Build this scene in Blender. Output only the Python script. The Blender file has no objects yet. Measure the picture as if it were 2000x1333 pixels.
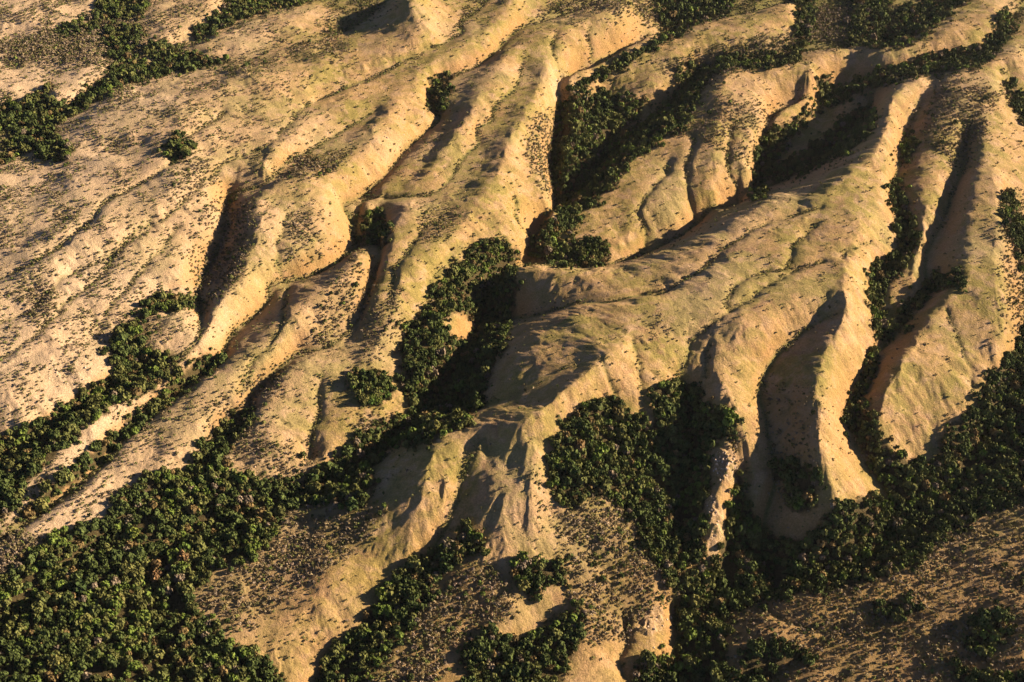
import bpy, math, random
import numpy as np
from mathutils import Vector

# ------------------------------------------------------------------ camera, sky, sun
sc = bpy.context.scene
rng = np.random.default_rng(7)
random.seed(7)
W, H, F = 2000.0, 1333.0, 2246.0          # photograph size and focal length in its pixels
CAMZ, PITCH = 800.0, math.radians(40.0)
cam_d = bpy.data.cameras.new("camera")
cam = bpy.data.objects.new("camera", cam_d)
sc.collection.objects.link(cam)
cam.location = (0, 0, CAMZ)
cam.rotation_euler = (math.radians(90) - PITCH, 0, 0)
cam_d.sensor_width = 36
cam_d.lens = 36 * F / W
cam_d.clip_start = 1
cam_d.clip_end = 60000
sc.camera = cam

SUN_EL, SUN_AZ = math.radians(20.0), math.radians(12.0)   # azimuth counted from +X towards +Y
world = bpy.data.worlds.new("World")
sc.world = world
world.use_nodes = True
wn = world.node_tree
sky = wn.nodes.new("ShaderNodeTexSky")
sky.sky_type = 'NISHITA'
sky.sun_disc = False
sky.sun_elevation = SUN_EL
sky.sun_rotation = math.radians(90) - SUN_AZ
sky.altitude = 1500
sky.air_density = 0.35
sky.dust_density = 0.4
wn.links.new(sky.outputs[0], wn.nodes["Background"].inputs[0])
wn.nodes["Background"].inputs[1].default_value = 0.05
sun_d = bpy.data.lights.new("sun", 'SUN')
sun_d.energy = 5.0
sun_d.angle = math.radians(0.5)
sun_d.color = (1.0, 0.765, 0.505)
sun = bpy.data.objects.new("sun", sun_d)
sc.collection.objects.link(sun)
sv = Vector((math.cos(SUN_EL) * math.cos(SUN_AZ), math.cos(SUN_EL) * math.sin(SUN_AZ), math.sin(SUN_EL)))
sun.rotation_euler = sv.to_track_quat('Z', 'Y').to_euler()
sc.view_settings.view_transform = 'Standard'
sc.view_settings.look = 'None'
sc.view_settings.gamma = 1
sc.view_settings.exposure = 1.48

# ------------------------------------------------------------------ mapping between photo and place
SP, CP = math.sin(PITCH), math.cos(PITCH)
def unproj(px, py, z):
    """point of elevation z seen at a photo pixel"""
    a = (np.asarray(px, float) - W / 2) / F
    b = -(np.asarray(py, float) - H / 2) / F
    dy, dz = CP + b * SP, -SP + b * CP
    t = (np.asarray(z, float) - CAMZ) / dz
    return a * t, dy * t
def proj(x, y, z):
    zz = z - CAMZ
    d = y * CP - zz * SP
    b = (y * SP + zz * CP) / d
    return W / 2 + F * x / d, H / 2 - F * b

ZS = 1.45      # relief multiplier
# ---- drainage lines: photo x, photo y, elevation
VAL = {
 'v1': "690,-10,4 520,8,2 448,28,0 400,62,-3 336,105,-8 308,122,-10 217,156,-14 140,212,-18 90,250,-21 40,285,-24 -20,318,-27",
 'v1b': "800,-40,8 755,5,6 700,45,3 665,68,1 580,82,4 525,95,2 455,116,-3 385,124,-6 308,122,-10",
 'v1c': "250,-30,0 238,0,-2 232,60,-4 240,100,-7 262,124,-9 300,124,-10",
 'v1d': "98,155,-8 80,185,-13 55,225,-18 0,250,-22 -40,270,-25",
 'v1e': "230,30,-4 180,42,-6 110,66,-8 60,82,-10 -20,100,-12",
 'v4a': "735,215,0 700,237,-2 655,264,-4 610,292,-7 575,312,-9 546,337,-12 530,356,-14 508,369,-16 470,371,-18 445,395,-33 436,470,-36 406,530,-40 385,575,-34 395,610,-42 388,655,-29 350,692,-32 300,716,-44 240,745,-48 170,792,-51 110,828,-54 50,865,-57 -30,915,-61",
 'v4b': "385,575,-31 330,583,-33 300,600,-27 256,637,-29 222,674,-32 232,715,-35 240,745,-37",
 'v5': "1210,-30,26 1150,5,22 1100,22,19 1053,40,15 1024,48,13 993,72,10 965,103,7 930,128,4 895,142,2 860,153,0 843,178,-4 840,206,-8 858,230,-10 825,261,-12 790,292,-14 762,327,-16 737,352,-17 702,377,-19 673,391,-21 668,404,-23 682,418,-24 686,445,-26 697,471,-28 682,487,-29 647,515,-31 595,537,-33 542,550,-35 525,561,-36 521,585,-38 490,617,-40 458,642,-42 438,673,-44 434,694,-45 385,732,-48 332,774,-50 280,813,-52 231,855,-54 190,905,-56 105,973,-59 28,1025,-62 -40,1070,-64",
 'v5b': "960,-20,26 934,20,22 902,42,19 900,64,16 874,84,13 835,102,10 818,116,8 790,124,6 755,142,4 720,155,3 690,165,2 655,185,0 623,195,-1",
 'v6': "1021,123,12 1010,165,9 990,186,7 965,210,5 961,235,3 933,250,1 930,270,-1 937,280,-2 909,302,-4 891,328,-6 867,362,-9 832,380,-11 769,382,-15 735,392,-24 708,402,-27 695,430,-30 697,471,-33",
 'v7': "735,412,-26 742,450,-28 744,492,-22 731,540,-25 716,582,-28 697,624,-31 667,652,-33 644,670,-35 616,679,-37 577,694,-45 525,740,-48 492,770,-50 483,802,-52 434,838,-55 402,887,-52 350,932,-57 250,1012,-63 160,1082,-69 80,1150,-75 -20,1230,-82",
 'v8': "1640,-60,18 1538,5,13 1440,28,12 1336,48,-6 1280,80,-12 1210,120,-19 1157,158,-26 1105,183,-40 1088,205,-44 1092,235,-46 1082,275,-48 1078,310,-50 1078,345,-52 1084,375,-54 1085,412,-56 1072,442,-52 1050,470,-54 1035,495,-48 1012,525,-50 980,545,-52 955,575,-54 940,620,-53 925,660,-55 905,690,-57 880,725,-52 850,772,-55 815,815,-57 790,843,-59 745,877,-61 700,905,-59 640,935,-61 578,967,-63 490,997,-66 385,1043,-70 315,1085,-73 301,1112,-75 298,1181,-78 305,1235,-80 325,1300,-83 335,1380,-86 340,1480,-89",
 'v8b': "1900,-30,43 1843,8,33 1772,47,25 1730,93,18 1685,97,15 1640,97,13 1590,98,10 1560,105,7 1520,127,4 1480,132,2 1440,127,0 1400,136,-3 1365,146,-15 1342,172,-20 1330,192,-23 1297,213,-28 1262,240,-33 1210,266,-37 1180,290,-41 1172,330,-44 1140,359,-47 1108,397,-51 1085,418,-53",
 'v8c': "1575,-40,26 1570,30,20 1562,70,14 1560,100,10",
 'v8d': "1690,-40,34 1682,30,27 1690,94,18",
 'v9': "2060,-40,52 1990,20,44 1960,62,38 1930,100,33 1905,120,28 1825,122,24 1772,136,20 1685,153,13 1620,184,-5 1601,203,-10 1560,215,-14 1515,235,-18 1498,262,-21 1483,300,-25 1478,338,-28 1475,373,-31 1440,400,-30 1370,431,-35 1335,459,-38 1290,482,-42 1245,503,-46 1192,519,-43 1140,522,-45 1070,520,-47 1030,512,-49",
 'v9b': "1700,200,1 1690,232,-7 1650,272,-14 1600,308,-21 1550,343,-29 1500,368,-37 1475,373,-43",
 'v10': "1300,562,13 1252,571,8 1192,592,1 1140,590,-7 1098,603,-18 1035,620,-36 990,624,-50 945,628,-58",
 'v10b': "1349,671,16 1337,710,10 1330,737,-2 1335,780,-16 1345,830,-26 1350,880,-33 1345,930,-39 1330,980,-44 1335,1040,-50 1340,1090,-54 1320,1150,-60 1314,1190,-73 1325,1250,-77 1300,1310,-82 1285,1380,-88",
 'vbc': "1135,712,10 1095,722,4 1050,752,-4 1010,770,-12 960,790,-26 900,800,-44 850,790,-56",
 'v12': "1640,612,29 1600,628,19 1545,668,9 1510,705,2 1487,750,-3 1484,780,-5 1494,810,-8 1501,860,-15 1512,905,-23 1515,940,-31 1502,980,-41 1492,1020,-51 1490,1075,-61 1510,1130,-71",
 'v12b': "1440,862,-14 1448,900,-20 1450,955,-32 1438,1010,-46 1420,1070,-60 1400,1140,-70 1385,1205,-75",
 'v13': "1850,140,44 1830,168,38 1800,200,34 1772,260,28 1757,305,25 1746,350,22 1743,385,20 1755,422,17 1772,462,14 1768,505,10 1745,525,8 1717,532,7 1702,557,5 1712,610,5 1722,655,1 1717,682,-1 1695,715,-4 1676,750,-7 1668,785,-10 1660,810,-12 1657,838,-15 1680,885,-21 1722,935,-29 1757,985,-36 1765,1030,-42 1740,1060,-45",
 'v13t': "1890,262,41 1882,330,35 1862,375,29 1839,438,26 1814,485,21 1805,520,18 1812,555,15 1818,568,13 1785,590,14 1760,630,10 1745,660,6 1720,682,3",
 'v14': "2080,560,12 2010,640,6 1985,700,2 1970,745,-3 1950,800,-9 1915,865,-17 1860,950,-28 1795,1012,-38 1740,1060,-49 1690,1095,-55 1640,1120,-60 1560,1135,-64 1510,1155,-67 1440,1190,-72 1385,1210,-75 1330,1245,-77",
 'v15': "1955,140,52 1978,190,45 2010,235,38 2050,300,32 2080,420,22 2080,560,12",
 'v15b': "1962,365,44 1975,400,38 1988,450,32 1998,520,24 2000,570,16 1998,630,8",
 'v16': "1185,787,-5 1200,845,-17 1225,890,-25 1240,940,-33 1262,1000,-41 1290,1050,-48 1310,1100,-54 1325,1140,-60",
 'v17': "945,855,-12 925,885,-18 908,915,-26 897,960,-34 880,1012,-42 862,1042,-49 838,1082,-56 790,1132,-64 755,1172,-69 720,1222,-76 680,1262,-80 640,1302,-85 610,1350,-90 560,1420,-96",
 'v18': "1120,1140,-54 1100,1190,-60 1060,1235,-66 1010,1285,-73 960,1345,-80 930,1420,-88",
 'v19': "1930,1180,-28 1870,1215,-34 1740,1235,-44 1650,1255,-54 1560,1292,-64 1490,1340,-74 1420,1400,-84",
 'v20': "2060,1190,-14 1990,1250,-24 1930,1300,-36 1890,1370,-48",
}
RID = {
 'a0': "0,150,-8 100,118,-4 180,132,-3 215,150,-6",
 'a1': "0,35,2 120,25,3 190,10,4",
 'a2': "420,15,11 350,50,8 290,88,3",
 'a3': "170,175,-8 120,200,-12",
 'a4': "590,45,11 500,68,9 430,90,5 360,108,-2",
 'b1': "680,110,15 600,108,13 500,140,13 420,178,12 340,205,7 250,240,2 170,262,-4 120,310,-9 30,350,-13 -60,400,-15",
 'b2': "480,240,8 400,290,5 330,370,2 250,410,-3 150,480,-9 60,520,-14 -60,560,-19",
 'b3': "430,390,-2 400,430,-6 320,500,-11 260,560,-16 190,620,-22 110,680,-27 20,760,-34 -60,800,-38",
 'b4': "350,520,-12 290,570,-20 220,640,-26 195,700,-30 120,770,-37 30,830,-42",
 'kn': "385,612,-24 350,620,-23 322,645,-25 300,672,-30",
 'c1': "815,-40,54 800,5,44 818,28,38 838,58,31 812,80,26 780,98,21 740,116,16 700,134,11",
 'c2': "1005,-10,36 985,35,30 950,68,25 905,95,21 862,118,18 838,138,14 800,170,9",
 'c3': "800,170,9 770,205,8 765,228,6 738,252,4 712,300,1 670,340,-2 640,372,-4 610,440,-7 575,485,-12 535,518,-15 500,550,-20 470,590,-25 440,628,-29 408,668,-34",
 'c4': "690,185,8 640,215,8 590,245,8 555,285,8 528,302,7 520,335,3",
 'c5': "600,350,2 545,365,0 510,378,0 506,430,-3 497,470,-7 490,500,-10 478,545,-14 430,602,-20 405,642,-24 392,668,-28 352,722,-36 322,762,-42",
 'c6': "285,772,-43 215,806,-45 170,850,-48 110,905,-52 70,945,-56",
 'c7': "840,200,1 845,222,0 800,262,-4 735,330,-8 670,375,-14 660,395,-16",
 'd0': "1220,10,34 1170,30,30 1110,48,27 1040,85,22 1000,108,20 955,148,17 945,170,15 925,205,12 900,240,8 880,272,4 850,312,0 822,345,-4 795,368,-8",
 'd1': "895,228,0 846,292,-6 800,350,-11 745,380,-16 700,394,-19",
 'e0': "1278,47,18 1240,84,17 1190,100,15 1135,122,13 1100,150,10 1076,180,6 1072,215,2 1045,250,0 1022,285,-2 1020,305,-3 1045,328,-6 1066,356,-9 1076,400,-13 1068,432,-17 1030,458,-19 1010,466,-18 985,468,-15 950,478,-16 923,497,-18 900,520,-20 880,545,-23 886,566,-25 870,590,-27 832,608,-29 800,643,-32 786,675,-34 782,706,-36 775,741,-39 795,762,-44 800,785,-50",
 'e1': "1110,100,20 1060,160,16 1040,220,11 1000,280,8 970,350,4 930,410,0 880,460,-3 830,500,-6 790,540,-10 765,600,-17 745,660,-24 720,700,-29 700,740,-33",
 'e2': "800,400,-6 780,425,-7 762,460,-9 752,505,-12 735,552,-17 722,600,-21 705,645,-27 680,680,-31",
 'e3': "700,730,-33 650,720,-32 600,715,-32 560,735,-34 524,775,-38 507,815,-42 492,862,-48 470,905,-56",
 'e4': "690,745,-34 640,760,-37 618,810,-42 615,860,-49 600,900,-58",
 'f1': "705,500,-10 672,540,-12 625,575,-15 585,612,-19 555,652,-24 520,690,-29 470,730,-36 430,765,-41 400,800,-43 388,842,-45 330,885,-49 260,942,-55 180,1012,-61 100,1065,-67 40,1110,-71",
 'f2': "700,560,-18 680,600,-23 650,630,-28",
 'g1': "1545,12,34 1460,48,29 1390,60,26 1340,82,21 1310,104,15 1285,138,6 1240,162,-4 1205,176,-13 1180,200,-20 1160,250,-25 1140,300,-29 1122,348,-34 1105,375,-37",
 'h1': "1960,25,60 1900,48,55 1850,55,51 1830,85,47 1800,100,43 1740,106,39 1670,92,35 1610,108,31 1550,122,28 1480,135,25 1425,132,25 1412,155,23 1404,176,20 1393,200,16 1393,218,13 1345,238,6 1278,260,0 1245,298,-5 1193,347,-13 1175,378,-17 1150,420,-22 1110,455,-28 1080,485,-36",
 'h2': "1590,130,28 1580,170,22 1545,200,16 1500,225,12 1470,260,10 1458,300,5 1462,345,-2 1460,372,-8",
 'h3': "1410,180,20 1400,240,14 1395,300,8 1390,360,-3 1400,410,-14",
 'h4': "1330,260,4 1320,320,-2 1310,380,-10 1312,430,-18",
 'h5': "1260,320,-6 1235,370,-13 1210,420,-20 1210,470,-29",
 'h6': "1660,175,0 1620,220,-8 1580,260,-14 1530,300,-20 1505,330,-26",
 'i1': "2000,100,66 1920,130,64 1850,145,60 1780,160,56 1737,188,54 1738,228,54 1714,290,52 1667,330,49 1606,385,44 1566,414,40 1545,405,37 1510,394,35 1482,402,32 1440,430,28 1395,460,23 1335,488,18 1297,504,14 1245,528,9 1210,538,6 1150,530,2 1080,524,-2 1015,526,-8 985,548,-22 978,585,-34 975,610,-46",
 'i2': "1740,240,51 1735,300,47 1720,370,43 1700,420,42 1680,460,42 1662,505,41 1655,560,40 1652,598,38 1645,640,33 1618,682,29 1602,730,24 1595,770,20 1606,800,17 1598,840,13 1606,885,6 1618,930,-2 1640,972,-12 1660,1010,-26 1670,1060,-44",
 'i3': "1720,440,34 1725,480,26 1690,520,30 1690,570,26 1700,620,22 1700,680,10 1680,720,8",
 'i4': "1650,500,40 1590,530,37 1520,560,34 1460,585,30 1400,600,28 1340,610,22 1290,625,19 1250,650,17",
 'i5': "1640,540,39 1590,560,37 1545,580,34 1500,600,31 1445,632,28 1422,650,22 1400,690,17 1400,740,11 1425,790,8 1448,840,-1 1462,880,-10 1472,930,-22 1476,976,-34",
 'i6': "1600,455,37 1500,490,32 1400,530,27 1320,560,20 1260,580,20 1170,598,12 1140,602,11 1108,630,7 1070,658,2 1052,682,-1 1045,715,-4 1020,740,-10",
 'j1': "1250,650,18 1195,690,20 1140,740,17 1105,765,15 1070,795,12 1030,815,8 960,830,-4 905,850,-13 862,865,-17 845,885,-18 828,918,-22 815,942,-26 825,978,-30 778,992,-36 738,1020,-44 700,1060,-53 660,1110,-59 610,1170,-65 560,1230,-72 530,1300,-80 510,1380,-86",
 'j2': "1250,650,18 1215,700,16 1175,745,10 1110,800,1 1090,850,-6 1072,900,-15 1068,950,-23 1080,1010,-33 1120,1050,-40 1190,1100,-49 1240,1160,-57 1280,1210,-63",
 'j3': "1105,800,2 1050,840,-1 1015,865,-6 995,895,-13 995,932,-19 978,985,-26 966,1035,-35 962,1080,-43 975,1130,-50 980,1190,-58 940,1240,-65 890,1300,-73 850,1380,-82",
 'j5': "1035,860,-2 1040,910,-11 1040,970,-21 1040,1030,-33 1032,1080,-42",
 'j6': "872,885,-18 868,930,-23 858,975,-31 820,1025,-40 775,1080,-50",
 'j4': "1290,660,17 1280,720,8 1268,770,2 1264,826,-12 1282,880,-28 1295,940,-40 1303,1000,-50",
 'k1': "1400,830,-6 1415,865,-8 1425,900,-12 1415,945,-20 1395,978,-26 1392,1010,-31 1404,1050,-40 1390,1100,-56",
 'l1': "1885,190,62 1860,230,55 1832,285,48 1814,345,43 1806,410,38 1797,470,32 1782,535,24 1760,580,17 1742,625,11",
 'm1': "1950,120,64 1930,180,60 1920,250,57 1912,320,54 1900,375,51 1893,433,48 1890,490,45 1880,540,40 1850,587,34 1815,625,29 1795,655,25 1757,713,21 1733,765,14 1718,820,6 1735,870,-4 1765,905,-14 1800,925,-24",
 'm2': "1945,330,56 1948,440,51 1945,520,46 1955,600,36 1948,680,25 1925,705,19 1895,780,8 1855,850,-3 1825,890,-14",
 'n1': "2080,980,-16.3 2000,1030,-23.8 1920,1065,-30.2 1850,1105,-34.1 1780,1150,-37 1700,1190,-40.5 1600,1215,-45.3 1500,1240,-52.2 1430,1280,-60.1",
 'n2': "2080,1120,-12.3 1990,1150,-21.4 1930,1190,-27.6 1880,1240,-34.1 1820,1290,-42.1 1780,1360,-53",
 'n3': "1860,1190,-33.4 1770,1240,-42.6 1690,1290,-52.1 1630,1350,-62.3",
 'n4': "1265,1150,-58 1230,1200,-62 1210,1250,-66 1260,1290,-72 1240,1350,-82",
 'n5': "1130,1180,-52 1150,1230,-60 1110,1290,-70 1080,1350,-80",
 'n6': "2120,1250,-10 2050,1300,-24 2000,1370,-36",
}
def parse(s):
    P = np.array([[float(q) for q in p.split(',')] for p in s.split()])
    P[:, 2] += .034 * (1000 - P[:, 0]) + .05 * (P[:, 1] - 666)     # take the regional tilt out of the traced heights
    return P
def dense(P, step):
    out = []
    for a, b in zip(P[:-1], P[1:]):
        n = max(1, int(math.ceil(np.hypot(*(b - a)[:2]) / step)))
        out.append(a + (b - a) * (np.arange(n) / n)[:, None])
    out.append(P[-1:])
    return np.vstack(out)
def catmull(P):
    """rounded version of a traced line"""
    Q = np.vstack([2 * P[0] - P[1], P, 2 * P[-1] - P[-2]])
    out = []
    for i in range(1, len(Q) - 2):
        p0, p1, p2, p3 = Q[i - 1:i + 3]
        for t in (0, .25, .5, .75):
            out.append(.5 * (2 * p1 + (p2 - p0) * t + (2 * p0 - 5 * p1 + 4 * p2 - p3) * t * t + (3 * p1 - p0 - 3 * p2 + p3) * t ** 3))
    out.append(P[-1])
    return np.array(out)
def to_base(P):
    """traced line with elevations -> base-grid coordinates (the elevation-0 chart)"""
    x, y = unproj(P[:, 0], P[:, 1], P[:, 2] * ZS)
    u, v = proj(x, y, 0)
    return np.column_stack([u, v, P[:, 2] * ZS])
U0, V0, NU, NV, ST = -400, -384, 2816, 2048, 2
VL = {k: to_base(catmull(parse(s))) for k, s in VAL.items()}
RL = {k: to_base(catmull(parse(s))) for k, s in RID.items()}

def up2(a, shape):
    n, m = shape
    b = np.empty((a.shape[0], m)); b[:, ::2] = a; b[:, 1::2] = .5 * (a[:, :-1] + a[:, 1:])
    c = np.empty((n, m)); c[::2] = b; c[1::2] = .5 * (b[:-1] + b[1:])
    return c
def solve(pts, last, its=70):
    """membrane through given points (u, v, value), coarse to fine"""
    s, a = 64, None
    while True:
        n, m = NV // s + 1, NU // s + 1
        i = np.clip(np.rint((pts[:, 1] - V0) / s).astype(int), 0, n - 1)
        j = np.clip(np.rint((pts[:, 0] - U0) / s).astype(int), 0, m - 1)
        k = i * m + j
        cnt = np.bincount(k, minlength=n * m); sm = np.bincount(k, weights=pts[:, 2], minlength=n * m)
        ms = cnt > 0
        val = np.zeros(n * m); val[ms] = sm[ms] / cnt[ms]
        ms, val = ms.reshape(n, m), val.reshape(n, m)
        a = np.full((n, m), pts[:, 2].mean()) if a is None else up2(a, (n, m))
        for _ in range(400 if s >= 32 else its):
            a[ms] = val[ms]
            p = np.pad(a, 1, mode='edge')
            a = .25 * (p[:-2, 1:-1] + p[2:, 1:-1] + p[1:-1, :-2] + p[1:-1, 2:])
        a[ms] = val[ms]
        if s == last:
            return a
        s //= 2
def keep(P):
    P = dense(P, 1.0)
    return P[(P[:, 0] > U0) & (P[:, 0] < U0 + NU) & (P[:, 1] > V0) & (P[:, 1] < V0 + NV)]
vp = np.vstack([keep(P) for P in VL.values()])
rp = np.vstack([keep(P) for P in RL.values()])
def fine(a, s):
    while s > ST:
        s //= 2
        a = up2(a, (NV // s + 1, NU // s + 1))
    return a
def blur(a, n):
    for _ in range(n):
        p = np.pad(a, 1, mode='edge')
        a = .25 * p[1:-1, 1:-1] + .125 * (p[:-2, 1:-1] + p[2:, 1:-1] + p[1:-1, :-2] + p[1:-1, 2:]) + .0625 * (p[:-2, :-2] + p[2:, 2:] + p[:-2, 2:] + p[2:, :-2])
    return a
rf = solve(rp, 8)
# the traced depths are halved towards the ridges beside them, then the lines are laid out again
VL2 = {}
for k, s in VAL.items():
    P = catmull(parse(s))
    for _ in range(3):
        B = to_base(P) if _ else VL[k]
        i = np.clip(np.rint((B[:, 1] - V0) / 8).astype(int), 0, rf.shape[0] - 1); j = np.clip(np.rint((B[:, 0] - U0) / 8).astype(int), 0, rf.shape[1] - 1)
        Q = catmull(parse(s)); Q[:, 2] += .2 * np.maximum(rf[i, j] / ZS - Q[:, 2], 0); P = Q
    VL2[k] = to_base(P)
VL = VL2
vp = np.vstack([keep(P) for P in VL.values()])
vf = fine(solve(vp, 8), 8)
rf = fine(rf, 8)
tp = np.vstack([np.column_stack([vp[:, :2], np.zeros(len(vp))]), np.column_stack([rp[:, :2], np.ones(len(rp))])])
tf = solve(tp, ST, 60)
tf = blur(np.clip(tf, 0, 1), 3)
prof = .9 * np.sin(tf * math.pi / 2) + .1 * tf
Z = vf + np.maximum(rf - vf, 1.0) * prof
Z = blur(Z, 28)
n_, m_ = Z.shape
GU, GV = np.meshgrid(U0 + ST * np.arange(m_), V0 + ST * np.arange(n_))
GX, GY = unproj(GU, GV, 0)
# beyond what the photograph shows the hills go on in the same manner
def fold(a, lo, hi):
    a = np.where(a > hi, 2 * hi - a, a); return np.where(a < lo, 2 * lo - a, a)
mj = ((fold(GU[0], -96, 2096) - U0) / ST).astype(int); mi = ((fold(GV[:, 0], -104, 1432) - V0) / ST).astype(int)
Z, tf = blur(Z[np.ix_(mi, mj)], 2), tf[np.ix_(mi, mj)]

# ------------------------------------------------------------------ land cover, traced on the photograph
RW, RH, RO = 1200, 867, 100     # raster of the photo at half size with a margin
yy, xx = np.mgrid[0:RH, 0:RW]
yy, xx = (yy - RO) * 2.0, (xx - RO) * 2.0
def poly_mask(s):
    P = [tuple(float(q) for q in p.split(',')) for p in s.split()]
    ins = np.zeros(xx.shape, bool)
    for (x0, y0), (x1, y1) in zip(P, P[1:] + P[:1]):
        if y0 == y1: continue
        c = ((y0 > yy) != (y1 > yy)) & (xx < (x1 - x0) * (yy - y0) / (y1 - y0) + x0)
        ins ^= c
    return ins
FOREST = {
 'valley wood at bottom left': ["60,1080 130,1040 180,1022 215,1010 230,960 290,925 350,922 400,870 470,800 495,812 450,880 440,922 500,938 560,935 620,925 670,890 725,905 735,940 700,1000 640,985 560,1002 540,1050 500,1090 430,1112 370,1160 380,1190 430,1232 470,1262 530,1290 575,1345 600,1600 -200,1600 -200,1150 0,1130",
   ],
 'ravine wood at left edge': ["-200,900 0,850 60,830 170,760 235,730 215,690 225,660 300,575 385,580 362,612 300,640 285,668 330,690 350,700 320,735 270,775 210,795 150,860 100,900 50,950 30,1000 0,1020 -200,1100",
   "330,735 420,690 438,702 330,790 230,872 120,972 60,1012 30,1030 50,985 200,862 300,792"],
 'dark canyon wood': ["790,645 832,612 850,562 888,522 930,482 985,472 1010,492 1005,540 1000,620 985,680 960,720 940,790 900,840 830,870 760,880 725,905 670,890 720,840 800,805 800,770 784,740 782,700",
   "1085,205 1150,180 1200,185 1240,190 1270,195 1232,240 1184,290 1172,330 1130,370 1100,402 1080,362 1075,300 1090,240",
   "1170,305 1300,212 1340,140 1362,118 1390,140 1345,240 1230,320 1180,380 1105,455 1080,500 1040,512 1032,485 1080,430",
   "1060,492 1100,480 1160,466 1190,490 1180,516 1070,518", "1200,125 1330,60 1350,55 1240,120 1170,160 1110,185 1090,190"],
 'round grove on the plateau': ["700,740 720,726 750,728 766,750 762,782 740,798 712,790 700,768", "328,285 340,268 362,268 372,285 366,308 340,318 328,304",
   "680,735 695,732 700,748 685,752"],
 'wooded bowl in the middle': ["1100,815 1130,800 1180,775 1225,800 1270,830 1275,760 1320,738 1350,745 1385,790 1400,830 1392,900 1385,950 1375,1000 1375,1080 1330,1112 1320,1160 1300,1130 1262,1080 1240,1020 1200,990 1180,960 1110,1000 1075,960 1070,890",
   "1395,800 1430,800 1442,850 1425,880 1400,850"],
 'wood along the lower right valley': ["1390,1090 1422,1050 1408,960 1440,925 1460,980 1480,1040 1560,1062 1600,1030 1625,990 1700,965 1740,1000 1720,940 1690,900 1650,830 1660,770 1685,760 1700,800 1742,890 1790,902 1838,905 1840,850 1880,820 1922,760 1940,712 1975,700 1995,640 2200,600 2200,960 1990,985 1930,1002 1870,1040 1820,1060 1800,1100 1720,1130 1640,1150 1560,1160 1480,1180 1430,1200 1420,1260 1440,1345 1440,1600 1230,1600 1240,1290 1310,1280 1330,1240 1320,1180 1340,1120",
   "1510,905 1545,895 1600,930 1600,990 1560,1010 1530,950", "1890,1210 1960,1190 1975,1250 1920,1290 1890,1260", "1700,1195 1780,1175 1800,1195 1730,1215", "1440,1280 1500,1250 1570,1260 1600,1290 1540,1300 1480,1345 1440,1345", "1850,1260 1870,1300 1990,1320 2100,1300 2100,1400 1880,1400"],
 'wood on the lower middle spur': ["880,1055 905,1025 950,1050 950,1085 900,1095 850,1140 840,1180 800,1230 760,1290 700,1345 600,1600 560,1600 620,1345 640,1280 700,1230 730,1180 790,1110 850,1080",
   "1000,1105 1030,1090 1060,1104 1100,1085 1115,1120 1100,1150 1060,1140 1040,1180 1010,1140",
   "900,1270 960,1230 1000,1250 1050,1240 1130,1180 1150,1230 1110,1290 1100,1345 1100,1500 900,1500 910,1300"],
 'gorge wood at upper right': ["1590,165 1620,143 1640,182 1700,145 1780,133 1820,112 1900,100 1930,80 1962,20 1978,60 1935,112 1900,132 1780,145 1700,172 1612,212 1600,190",
   "1500,260 1590,207 1602,217 1560,250 1495,350 1484,390 1468,385 1475,300", "1600,280 1650,232 1700,205 1708,250 1650,300 1580,330 1500,352 1520,325",
   "1555,105 1568,-100 1595,-100 1585,80", "1655,92 1665,0 1670,-100 1725,-100 1735,90", "1735,92 1762,20 1840,0 1900,-80 1910,-40 1880,10 1765,92",
   "1300,-60 1440,-60 1430,20 1340,50 1290,55 1285,20",
   "1380,148 1420,112 1480,110 1560,95 1562,115 1500,135 1440,130 1390,142", "1322,150 1335,135 1360,135 1370,150 1350,165 1330,165"],
 'wooded gully between right ridges': ["1745,345 1770,400 1790,440 1790,490 1770,520 1740,540 1728,560 1732,620 1738,660 1715,672 1700,600 1690,550 1700,520 1740,510 1760,490 1746,430 1740,390",
   "1820,535 1880,530 1885,562 1830,570 1790,600 1768,650 1750,640 1760,602 1790,580", "1755,290 1785,262 1795,290 1762,325",
   "1700,690 1720,695 1690,760 1665,800 1668,760", "1960,155 1985,180 2012,240 2100,330 2060,330 1985,222", "1955,380 1975,375 2000,440 2005,540 1985,500 1965,440"],
 'wooded valley at top left': ["-200,380 -200,330 0,305 30,265 80,252 140,290 135,318 90,310 60,295 0,325", "-200,200 0,205 40,200 90,170 100,200 130,210 90,250 50,265 0,262 -200,280",
   "190,165 220,132 280,126 292,150 240,166 140,225 100,255 80,248 120,217", "280,100 320,75 340,95 370,110 400,112 450,120 360,140 290,150 300,130",
   "375,60 400,50 440,18 490,-60 640,-60 600,5 500,27 440,52 390,76", "200,-60 290,-60 280,30 220,45 190,30", "120,50 190,32 200,55 120,70", "200,60 285,55 262,100 262,125 220,115 210,80",
   "845,152 880,162 886,180 870,212 850,222 838,200", "715,430 745,408 762,440 755,475 722,482 705,470"],
}
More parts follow.
